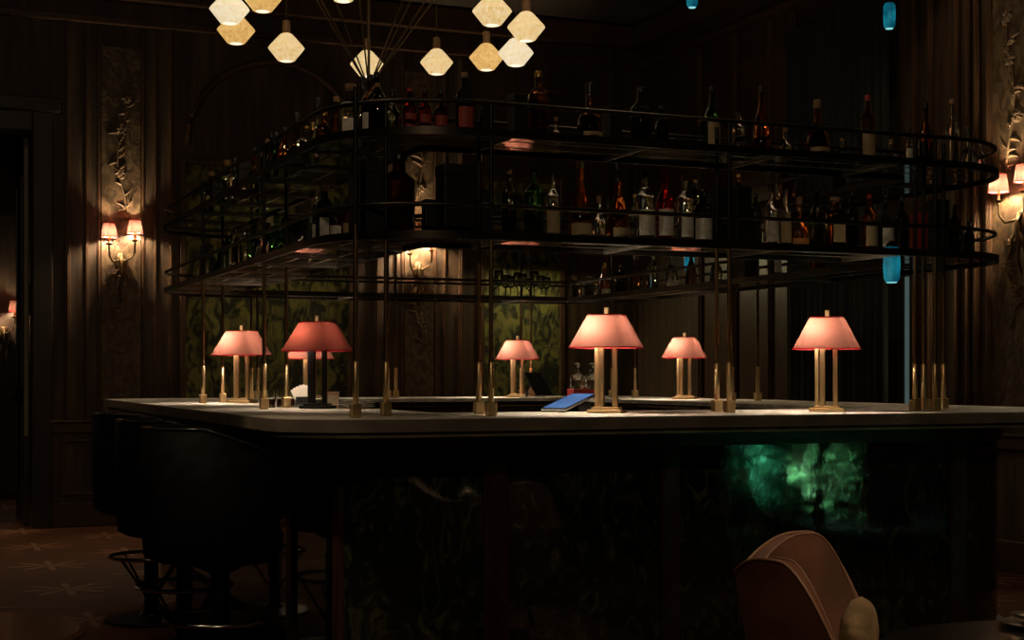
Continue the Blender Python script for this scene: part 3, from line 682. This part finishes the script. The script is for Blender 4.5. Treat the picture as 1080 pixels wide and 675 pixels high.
LOWER = [(386, 'box', .11, .28, 'black_card'), (421, 'square', .055, .32, 'brown', None, 'black'), (453, 'box', .05, .15, 'black_card'), (481, 'box', .135, .29, 'black_card'),
 (508, 'box', .05, .2, 'black_card'), (537, 'spirit', .03, .29, 'dark', None, 'cork'), (563, 'spirit', .042, .30, 'green', None, 'black'), (583, 'spirit', .028, .28, 'clear', 'cream', 'black'),
 (612, 'cognac', .046, .335, 'amber', 'cream', 'cork'), (632, 'squat', .025, .2, 'clear', None, 'cork'), (652, 'cognac', .048, .285, 'amber', 'cream', 'black'),
 (680, 'spirit', .041, .31, 'clear', 'white', 'black'), (701, 'wine', .037, .325, 'red', 'white', 'red'), (722, 'spirit', .037, .305, 'clear', 'white', 'gold'),
 (741, 'spirit', .040, .26, 'dark', 'white', 'black'), (760, 'box', .07, .25, 'black_card'), (780, 'box', .075, .27, 'black_card'), (797, 'spirit', .028, .25, 'dark', None, 'black'),
 (813, 'spirit', .032, .27, 'clear', 'white', 'black'), (828, 'wine', .026, .27, 'clear', 'cream', 'black'), (843, 'squat', .036, .24, 'amber', 'orange', 'cork'), (861, 'wine', .030, .29, 'dark', None, 'black'),
 (881, 'square', .042, .25, 'brown', 'cream', 'cork'), (899, 'wine', .030, .28, 'dark', None, 'black'), (917, 'spirit', .034, .27, 'amber', 'cream', 'red'),
 (934, 'wine', .034, .25, 'dark', 'white', 'black'), (951, 'spirit', .032, .27, 'dark', None, 'black'), (969, 'box', .055, .2, 'red_box'), (989, 'box', .075, .27, 'black_card'), (1007, 'spirit', .034, .26, 'dark', None, 'black'), (1022, 'wine', .028, .2, 'dark', None, 'black')]
UPPER = [(398, 'spirit', .028, .2, 'dark', None, 'cork'), (414, 'squat', .03, .18, 'clear', None, 'black'), (432, 'wine', .026, .19, 'red', 'red', 'red'), (448, 'wine', .026, .19, 'red', 'red', 'black'), (465, 'wine', .026, .19, 'brown', 'red', 'black'), (490, 'spirit', .036, .27, 'dark', 'red', 'cork'),
 (511, 'box', .05, .17, 'black_card'), (546, 'box', .065, .20, 'black_card'), (568, 'spirit', .044, .30, 'brown', None, 'gold'), (586, 'squat', .02, .12, 'clear', None, 'cork'), (622, 'squat', .046, .27, 'brown', 'cream', 'black'),
 (646, 'box', .06, .18, 'black_card'), (676, 'spirit', .046, .27, 'dark', None, 'black'), (698, 'wine', .03, .2, 'dark', None, 'black'), (751, 'wine', .032, .30, 'green', 'cream', 'black'), (779, 'spirit', .03, .2, 'clear', None, 'black'), (803, 'cognac', .04, .32, 'amber', None, 'black'), (828, 'squat', .026, .15, 'clear', None, 'cork'),
 (862, 'squat', .045, .28, 'amber', 'cream', 'cork'), (888, 'squat', .022, .12, 'clear', None, 'cork'), (915, 'spirit', .034, .32, 'brown', 'cream', 'red'), (940, 'squat', .024, .13, 'clear', None, 'cork'), (958, 'wine', .02, .2, 'clear', 'white', 'black'), (976, 'cognac', .042, .32, 'brown', None, 'black'),
 (1004, 'wine', .034, .36, 'clear', None, 'cork'), (1021, 'squat', .034, .24, 'clear', None, 'black'), (1034, 'spirit', .022, .18, 'clear', None, 'cork')]
row(LOWER, front, zl, 'lower front shelf', 'bottles and boxes on the lower front shelf')
row(UPPER, front, zu, 'upper front shelf', 'bottles and boxes on the upper front shelf')
rng = random.Random(21)
def mixed(ps, lo=.2, hi=.31):
    out = []
    for p in ps:
        k = rng.choice(['spirit', 'spirit', 'wine', 'cognac', 'squat', 'square', 'box'])
        if k == 'box': out.append((p, 'box', rng.uniform(.06, .10), rng.uniform(.2, .28), 'black_card'))
        else: out.append((p, k, round(rng.uniform(.030, .044), 3), round(rng.uniform(lo, hi), 2), rng.choice(['clear', 'clear', 'brown', 'dark', 'amber', 'green', 'dark']), rng.choice([None, None, 'cream', 'white']), rng.choice(['black', 'cork', 'black', 'gold'])))
    return out
lt = [4.5-.155*i for i in range(25)]      # from the far end towards the corner: left to right in the picture
lline = lambda t: (SH0+.275+.02*math.sin(t*7), t)
row(mixed(lt, .24, .33), lline, zl, 'lower left shelf', 'bottles and boxes on the lower left shelf')
row(mixed(lt, .26, .36), lline, zu, 'upper left shelf', 'bottles and boxes on the upper left shelf')
fline = lambda s: (s, TT-SH0-.27)
fx = [2.95, 3.08, 3.21]
rline = lambda t: (SS-SH0-.27, t)
row(mixed([4.25, 4.0, 3.78, 3.55, 3.3, 3.05, 2.75, 2.4, 2.1, 1.7, 1.35], .2, .27), rline, zl, 'lower right shelf', 'bottles on the lower right shelf')
row(mixed([4.2, 3.8, 3.4, 3.0, 2.5, 2.0, 1.5], .2, .28), rline, zu, 'upper right shelf', 'bottles on the upper right shelf')
row([(s_at(x, TT-SH0-.27), k, r, h, g, l, c) for x, k, r, h, g, l, c in ((606, 'square', .034, .17, 'clear', None, 'cork'), (622, 'square', .05, .17, 'clear', None, 'cork'), (637, 'wine', .034, .25, 'red', 'white', 'black'))],
    fline, zl, 'lower back shelf', 'bottles on the lower back shelf')
row(mixed([1.0, 1.35, 1.7, 2.1, 2.5, 2.9], .2, .3), fline, zu, 'upper back shelf', 'bottles on the upper back shelf')
# stemmed glasses on the lower back shelf, in front of the damask panel
def make_glass(loc, label, k):
    o = thing('wine_glass', label, 'glass', loc, 0, 'stemmed glasses on the lower back shelf')
    h = .15+.02*(k % 3)
    bm = bmesh.new(); lathe(bm, [(.010, h*.45), (.032, h*.58), (.036, h*.75), (.030, h), (.0285, h), (.034, h*.75), (.030, h*.59), (.008, h*.475), (0, h*.47)], 18); build('bowl', bm, G['clear'], o, True)
    bm = bmesh.new(); lathe(bm, [(0, 0), (.032, 0), (.031, .003), (.006, .008), (.004, .02), (.004, h*.44), (.009, h*.449), (0, h*.4495)], 14); build('stem', bm, G['clear'], o, True)
k = 0
for r_ in range(2):
    for x in (521, 533.5, 546, 558.5, 571):
        t = TT-SH0-.14-.16*r_
        make_glass(W(s_at(x+5*r_, t), t, zl), 'stemmed wine glass, %s from left in the %s row by the damask panel' % (ORD[k % 5], 'rear' if r_ == 0 else 'front'), k); k += 1

# ------------------------------------------------------------------ things on the counters
# two crystal decanters on a red box
dc = at(620, 10.1, Z0)
o = tag(build('tray_box', (lambda bm: (box(bm, (0, 0, .031), (.20, .11, .06), bev=.005), bm)[1])(bmesh.new()), M['red_box'], None, loc=dc+Vector((-.03, 0, .0005)), rotz=TH), 'low red lacquer box under the two crystal decanters', 'box')
for i, (dx, side) in enumerate(((-.075, 'left'), (.03, 'right'))):
    d_ = thing('decanter', 'square crystal decanter with ball stopper, %s one on the red box' % side, 'decanter', dc+Vector((dx, dx*.41, .062)), TH, 'crystal decanters on the red box')
    bm = bmesh.new(); rows = [[bm.verts.new((p[0], p[1], z)) for p in rrect(-rr, rr, -rr, rr, rr*.25, 3)] for rr, z in ((.036, 0), (.040, .006), (.040, .085), (.030, .098), (.014, .108), (.012, .125), (.018, .130))]
    for A, B in zip(rows, rows[1:]):
        for q in range(len(A)): bm.faces.new((A[q], A[(q+1) % len(A)], B[(q+1) % len(A)], B[q]))
    bm.faces.new(rows[0][::-1]); bm.faces.new(rows[-1]); build('glass_body', bm, G['clear'], d_, 'angle')
    bm = bmesh.new(); lathe(bm, [(0, .1305), (.009, .1305), (.008, .140), (.018, .150), (.022, .162), (.016, .176), (0, .181)], 14); build('stopper', bm, G['clear'], d_, True)
# dark tablet on a stand by the small lamp
tb = thing('tablet', 'dark tablet leaning on a stand beside the smallest pink lamp', 'tablet', at(574, 10.12, Z0+.0005), math.radians(62))
R_ = Matrix.Rotation(math.radians(-32), 3, 'X')
bm = bmesh.new(); box(bm, (0, .045, .092), (.24, .010, .19), R_, .003); build('casing', bm, M['black_metal'], tb)
bm = bmesh.new(); box(bm, Vector((0, .045, .092))+R_ @ Vector((0, -.0056, 0)), (.225, .001, .175), R_); build('screen', bm, M['dark_screen'], tb)
bm = bmesh.new(); box(bm, (0, .09, .004), (.12, .15, .007), bev=.002); box(bm, (0, .12, .05), (.03, .012, .095), Matrix.Rotation(math.radians(28), 3, 'X')); build('stand', bm, M['chrome'], tb)
# blue glowing card terminal on the front counter
sc = thing('payment_tablet', 'blue glowing tablet lying tilted left of the middle lamp', 'tablet', at(600, 6.19, Z0+.0005), math.radians(-38))
R_ = Matrix.Rotation(math.radians(15), 3, 'X')
bm = bmesh.new(); box(bm, (0, 0, .040), (.125, .235, .012), R_, .003); build('casing', bm, M['chrome'], sc)
bm = bmesh.new(); box(bm, Vector((0, 0, .040))+R_ @ Vector((0, 0, .0064)), (.112, .215, .0012), R_); build('screen', bm, M['blue_screen'], sc)
bm = bmesh.new(); box(bm, (0, .05, .022), (.09, .08, .042), bev=.003); build('stand', bm, M['black_metal'], sc)
# small items at the left lamp: glasses, napkins, cream box, white tray
def tumbler(loc, label, r=.028, h=.085):
    o = thing('tumbler', label, 'glass', loc, 0, 'short glasses on the left counter')
    bm = bmesh.new(); lathe(bm, [(0, 0), (r*.85, 0), (r, h), (r*.93, h), (r*.8, .012), (0, .012)], 18); build('glass_wall', bm, G['clear'], o, 'angle')
    bm = bmesh.new(); lathe(bm, [(0, .0125), (r*.78, .0125), (r*.85, h*.45), (0, h*.45)], 16); build('drink', bm, G['amber'], o, 'angle')
for i, (x, d) in enumerate(((285, 7.0), (297, 7.1), (311, 7.2))):
    tumbler(at(x, d, Z0+.0005), 'short tumbler, %s of three beside the dim russet lamp' % ('left', 'middle', 'right')[i])
nh = thing('napkin_holder', 'fan of white napkins in a holder left of the dim lamp posts', 'napkins', at(320, 6.95, Z0+.0005), .3)
bm = bmesh.new(); box(bm, (0, 0, .006), (.10, .05, .01), bev=.002); box(bm, (0, -.022, .03), (.08, .004, .045)); box(bm, (0, .022, .03), (.08, .004, .045)); build('holder', bm, M['chrome'], nh)
for i in range(5):
    bm = bmesh.new(); a = math.radians(-26+13*i); box(bm, (math.sin(a)*.03, -.012+.006*i, .058), (.07, .004, .085), Matrix.Rotation(a, 3, 'Y'), .001); build('napkin', bm, M['linen'], nh)
cb = thing('card_box', 'small cream box standing right of the dim lamp posts', 'box', at(350, 6.85, Z0+.0005), .15)
bm = bmesh.new(); box(bm, (0, 0, .034), (.066, .05, .068), bev=.003); build('carton', bm, M['cream'], cb)
bm = bmesh.new(); box(bm, (0, 0, .073), (.070, .054, .008), bev=.002); build('lid', bm, M['cream'], cb)
wt = thing('plate_stack', 'short stack of white side plates behind the brass pole', 'plates', at(376, 6.8, Z0+.0005), 0)
for i in range(4):
    bm = bmesh.new(); lathe(bm, [(0, .009*i), (.045, .009*i), (.085, .009*i+.009), (.086, .009*i+.011), (.046, .009*i+.004), (0, .009*i+.004)], 28); build('plate', bm, M['white'], wt, True)

# ------------------------------------------------------------------ bar stools
def make_stool(loc, rotz, label):
    o = thing('bar_stool', label, 'bar stool', loc, rotz, 'black tub stools along the left counter')   # seat opens towards local +x
    bm = bmesh.new(); lathe(bm, [(0, 0), (.235, 0), (.24, .008), (.235, .016), (.06, .028), (.045, .045), (0, .046)], 32); build('base', bm, M['black_metal'], o, 'angle')
    bm = bmesh.new(); lathe(bm, [(.036, .0465), (.036, .50), (.10, .53), (.10, .545), (0, .546)], 20); build('pedestal', bm, M['black_metal'], o, 'angle')
    bm = bmesh.new(); tube(bm, [(.205*math.cos(q*PI/20), .205*math.sin(q*PI/20), .33) for q in range(40)], .010, 8, True); fr = build('foot_ring', bm, M['chrome'], o, True)
    bm = bmesh.new()
    for q in range(4):
        a = q*PI/2+.6; tube(bm, [(.2*math.cos(a), .2*math.sin(a), .33), (.035*math.cos(a), .035*math.sin(a), .13)], .007, 6)
    build('ring_strut', bm, M['black_metal'], fr, True)
    bm = bmesh.new(); lathe(bm, [(0, .55), (.21, .55), (.235, .58), (.24, .64), (.225, .68), (.15, .695), (0, .70)], 32); build('seat', bm, M['black_leather'], o, True)
    # curved tub back
    bm = bmesh.new(); n = 36; ROW = []
    for i in range(n+1):
        a = PI-math.radians(125)+math.radians(250)*i/n; f = abs(i/n-.5)*2
        zt = 1.06-.10*max(0, f-.55)/.45; z0 = .56; prof = [(.252, z0), (.285, z0+.02), (.298, (z0+zt)/2), (.292, zt-.015), (.275, zt), (.258, zt-.015), (.250, (z0+zt)/2)]
        ROW.append([bm.verts.new((r*math.cos(a), r*math.sin(a), z)) for r, z in prof])
    for A, B in zip(ROW, ROW[1:]):
        for k_ in range(len(A)): bm.faces.new((A[k_], A[(k_+1) % len(A)], B[(k_+1) % len(A)], B[k_]))
    bm.faces.new(ROW[0]); bm.faces.new(ROW[-1][::-1]); bk = build('backrest', bm, M['black_leather'], o, True)
    bm = bmesh.new(); pts = []
    for i in range(n+1):
        a = PI-math.radians(125)+math.radians(250)*i/n; f = abs(i/n-.5)*2; pts.append((.288*math.cos(a), .288*math.sin(a), 1.06-.10*max(0, f-.55)/.45-.003))
    tube(bm, pts, .006, 8); build('piping', bm, M['gloss_black'], bk, True)
    return o
st = None
for s, t, lb in ((.0, 2.79, 'farthest black tub bar stool on a pedestal at the left counter'), (-.03, 1.66, 'middle black tub bar stool on a pedestal at the left counter'), (-.06, .72, 'nearest black tub bar stool with foot ring by the bar corner')):
    if st is None: st = make_stool(W(s-.02, t), TH, lb)
    else: dup(st, W(s-.02, t), TH, lb)

# ------------------------------------------------------------------ armchair, tables
def armchair():
    o = thing('armchair', 'brown velvet shell armchair with tan piping in front of the bar', 'armchair', (.985, 4.34, 0), math.radians(-17))
    def shell_pt(a, f, off):
        # a: angle from the spine (0) to each wing; f: 0 bottom .. 1 top
        b = abs(a)
        rx, ry = .315, .44
        zt = .655+.09*(lambda q: q*q*(3-2*q))(min(b/.95, 1))-(.0 if b < 1.1 else .50*((b-1.1)/.8)**1.7)
        z = .22+(zt-.22)*f
        flare = .78+.24*f
        return Vector((-(rx*flare+off)*math.cos(a)**1 if b < PI/2 else -(rx*flare+off)*math.cos(a)*1.0, (ry*flare+off)*math.sin(a), z))
    n, m = 48, 12; A1 = 1.9
    for wing in ('backrest',):
        bm = bmesh.new(); OUT = []; INN = []
        for i in range(n+1):
            a = -A1+2*A1*i/n
            OUT.append([bm.verts.new(shell_pt(a, j/m, 0)) for j in range(m+1)]); INN.append([bm.verts.new(shell_pt(a, j/m, -.05)) for j in range(m+1)])
        for i in range(n):
            for j in range(m):
                bm.faces.new((OUT[i][j], OUT[i+1][j], OUT[i+1][j+1], OUT[i][j+1])); bm.faces.new((INN[i+1][j], INN[i][j], INN[i][j+1], INN[i+1][j+1]))
            bm.faces.new((OUT[i][m], OUT[i+1][m], INN[i+1][m], INN[i][m])); bm.faces.new((OUT[i+1][0], OUT[i][0], INN[i][0], INN[i+1][0]))
        for q in (0, n):
            for j in range(m): bm.faces.new((OUT[q][j], OUT[q][j+1], INN[q][j+1], INN[q][j]))
        b = build(wing, bm, M['brown_leather'], o, 'angle')
    bm = bmesh.new(); tube(bm, [shell_pt(-A1+2*A1*i/60, 1, .001)+Vector((0, 0, .002)) for i in range(61)], .0045, 6); build('piping', bm, M['piping'], b, True)
    bm = bmesh.new(); tube(bm, [shell_pt(-A1+2*A1*i/60, 1, -.05)+Vector((0, 0, .002)) for i in range(61)], .003, 6); build('piping', bm, M['piping'], b, True)
    bm = bmesh.new(); lathe(bm, [(0, .20), (.22, .20), (.25, .24), (.255, .33), (.23, .375), (0, .39)], 40, (.02, 0, 0)); build('seat', bm, M['brown_leather'], o, True)
    for sx in (-1, 1):
        for sy in (-1, 1):
            bm = bmesh.new(); tube(bm, [(sx*.15, sy*.15, .23), (sx*.19, sy*.19, .0)], [.017, .010], 10); build('leg', bm, M['door'], o, True)
armchair()
def cushion():
    bm = bmesh.new(); n = 28
    
    for sgn in (0, 1):
        g = []
        for i in range(n+1):
            r_ = []
            for j in range(n+1):
                x, y = i/n*2-1, j/n*2-1; th = .045*((1-x**4)*(1-y**4))**.5*(1 if sgn else -1)
                pinch = 1-.08*(1-max(abs(x), abs(y)))
                q = (abs(x)**3+abs(y)**3)**(1/3); q = max(abs(x), abs(y))/q if q else 1; r_.append(bm.verts.new((x*.098*q, th, y*.098*q)))
            g.append(r_)
        for i in range(n):
            for j in range(n): bm.faces.new((g[i][j], g[i+1][j], g[i+1][j+1], g[i][j+1]))
    bmesh.ops.remove_doubles(bm, verts=bm.verts[:], dist=.0005)
    o = build('cushion', bm, M['tan_velvet'], None, True, loc=(1.03, 4.36, .487)); o.rotation_euler = (0, math.radians(-28), math.radians(60))
    tag(o, 'tan velvet cushion resting in the brown armchair', 'cushion')
cushion()
def round_table(name, loc, r, z, top, label, edge):
    o = thing(name, label, 'table', loc, 0)
    bm = bmesh.new(); lathe(bm, [(0, z-.03), (r-.012, z-.03), (r, z-.022), (r, z-.006), (r-.006, z), (0, z)], 64); build('tabletop', bm, M[top], o, 'angle')
    bm = bmesh.new(); tube(bm, [(r*math.cos(q*PI/40)*1.002, r*math.sin(q*PI/40)*1.002, z-.013) for q in range(80)], .006, 8, True); build('edge_band', bm, M[edge], o, True)
    bm = bmesh.new(); lathe(bm, [(0, .014), (.03, .014), (.026, .05), (.022, z-.05), (.06, z-.031), (0, z-.0305)], 20); build('pedestal', bm, M['black_metal'], o, True)
    bm = bmesh.new(); lathe(bm, [(0, 0), (.2, 0), (.2, .008), (.03, .0135), (0, .0136)], 36); build('base', bm, M['black_metal'], o, 'angle')
round_table('cocktail_table', (1.36, 3.43, 0), .5, .6, 'table_dark', 'black lacquer cocktail table with metal rim at the lower right', 'pewter')
round_table('side_table', (-1.55, 4.02, 0), .36, .55, 'table_wood', 'round brown wooden side table at the lower left corner', 'table_wood')
db = thing('pewter_dish', 'pewter bowl on a round saucer on the cocktail table', 'dish', (1.345, 3.80, .6005), 0)
bm = bmesh.new(); lathe(bm, [(0, 0), (.05, 0), (.078, .012), (.080, .016), (.074, .015), (.048, .006), (0, .006)], 40); build('saucer', bm, M['pewter'], db, True)
bm = bmesh.new(); lathe(bm, [(0, .0065), (.026, .0065), (.046, .020), (.052, .036), (.049, .037), (.042, .022), (.022, .011), (0, .010)], 40); build('bowl', bm, M['pewter'], db, True)

# ------------------------------------------------------------------ added window and shrubs out of view, put in to reflect in the bar front
o = barobj(thing('added_window_1', 'added french window out of view on the right, for the bar front reflection', 'window')); o['kind'] = 'structure'
w0, w1 = -5.6, -2.2
bm = bmesh.new()
for t in (w0+.04, (w0+w1)/2, w1-.04): box(bm, (SR+.06, t, 1.5), (.06, .08, 3.0), bev=.005)
for z in (.04, 2.2, 2.96): box(bm, (SR+.06, (w0+w1)/2, z), (.055, w1-w0, .08), bev=.005)
build('window_frame', bm, M['door'], o)
bm = bmesh.new(); box(bm, (SR+.06, (w0+w1)/2, 1.5), (.006, w1-w0-.1, 2.9)); build('pane', bm, M['window_glass'], o)
leafm = noisy(mat('added_leaf', (.1, .3, .1), .5), (.06, .2, .09), (.16, .36, .18), 8)
bm = bmesh.new(); box(bm, (8.6, -4.5, -.06), (6.2, 9, .1)); barobj(struct('floor_added_terrace', bm, mat('terrace', (.012, .012, .012), .8)))  # unseen dark ground under the added shrubs
def shrub(s, t, h, r, n, label, seed):
    rg = random.Random(seed); o = thing('added_shrub', label, 'shrub', W(s, t, -.01), 0, 'added unseen shrubs for the bar reflections')
    bm = bmesh.new()
    for i in range(n):
        a = rg.uniform(0, 2*PI); rr = r*math.sqrt(rg.random()); z = rg.uniform(.08, h); p = Vector((rr*math.cos(a), rr*math.sin(a), z))
        d = Vector((rg.uniform(-1, 1), rg.uniform(-1, 1), rg.uniform(-.5, .8))).normalized(); q = d.cross(Vector((rg.uniform(-1, 1), rg.uniform(-1, 1), 1))).normalized(); L = rg.uniform(.05, .1); wd = L*.3
        vs = [bm.verts.new(p), bm.verts.new(p+d*L*.5+q*wd), bm.verts.new(p+d*L), bm.verts.new(p+d*L*.5-q*wd)]; bm.faces.new(vs)
    build('foliage', bm, leafm, o)
    bm = bmesh.new()
    for i in range(5): a = i*1.3; tube(bm, [(0, 0, 0), (r*.3*math.cos(a), r*.3*math.sin(a), h*.5), (r*.6*math.cos(a), r*.6*math.sin(a), h*.9)], [.012, .009, .003], 6)
    build('stem', bm, M['door'], o, True)
for i, (s, t, h, r) in enumerate(((6.05, -4.75, .75, .42), (6.05, -5.62, .62, .22), (6.1, -6.35, .6, .25), (6.2, -3.9, .35, .2))):
    shrub(s, t, h, r, 520, 'added unseen leafy shrub outside the added window, %s along' % ORD[i], i)
for t, p, c in ((-4.75, 240, (.62, 1.0, .74)), (-5.6, 80, (.25, .9, .85)), (-6.2, 22, (.3, .8, .8))):
    lamp_light('reflection_fill_spot', W(5.62, t, .5), p, c, .05, 'SPOT', rot=(W(6.6, t, .40)-W(5.62, t, .5)).to_track_quat('-Z', 'Y').to_euler(), spot_size=math.radians(100), spot_blend=.5)  # added spots on the unseen shrubs, feeding the bar front reflection
# potted plant added out of view by the doorway, for the bar end's reflection
shrub(-1.55, 7.15, 1.15, .42, 800, 'added unseen potted leafy shrub left of the doorway', 9)
pl = thing('planter', 'added unseen dark round planter holding the leafy shrub by the doorway', 'planter', W(-1.55, 7.15, 0))
bm = bmesh.new(); lathe(bm, [(0, 0), (.15, 0), (.19, .28), (.20, .30), (.18, .30), (.17, .26), (0, .26)], 24); build('pot', bm, M['black_metal'], pl, 'angle')
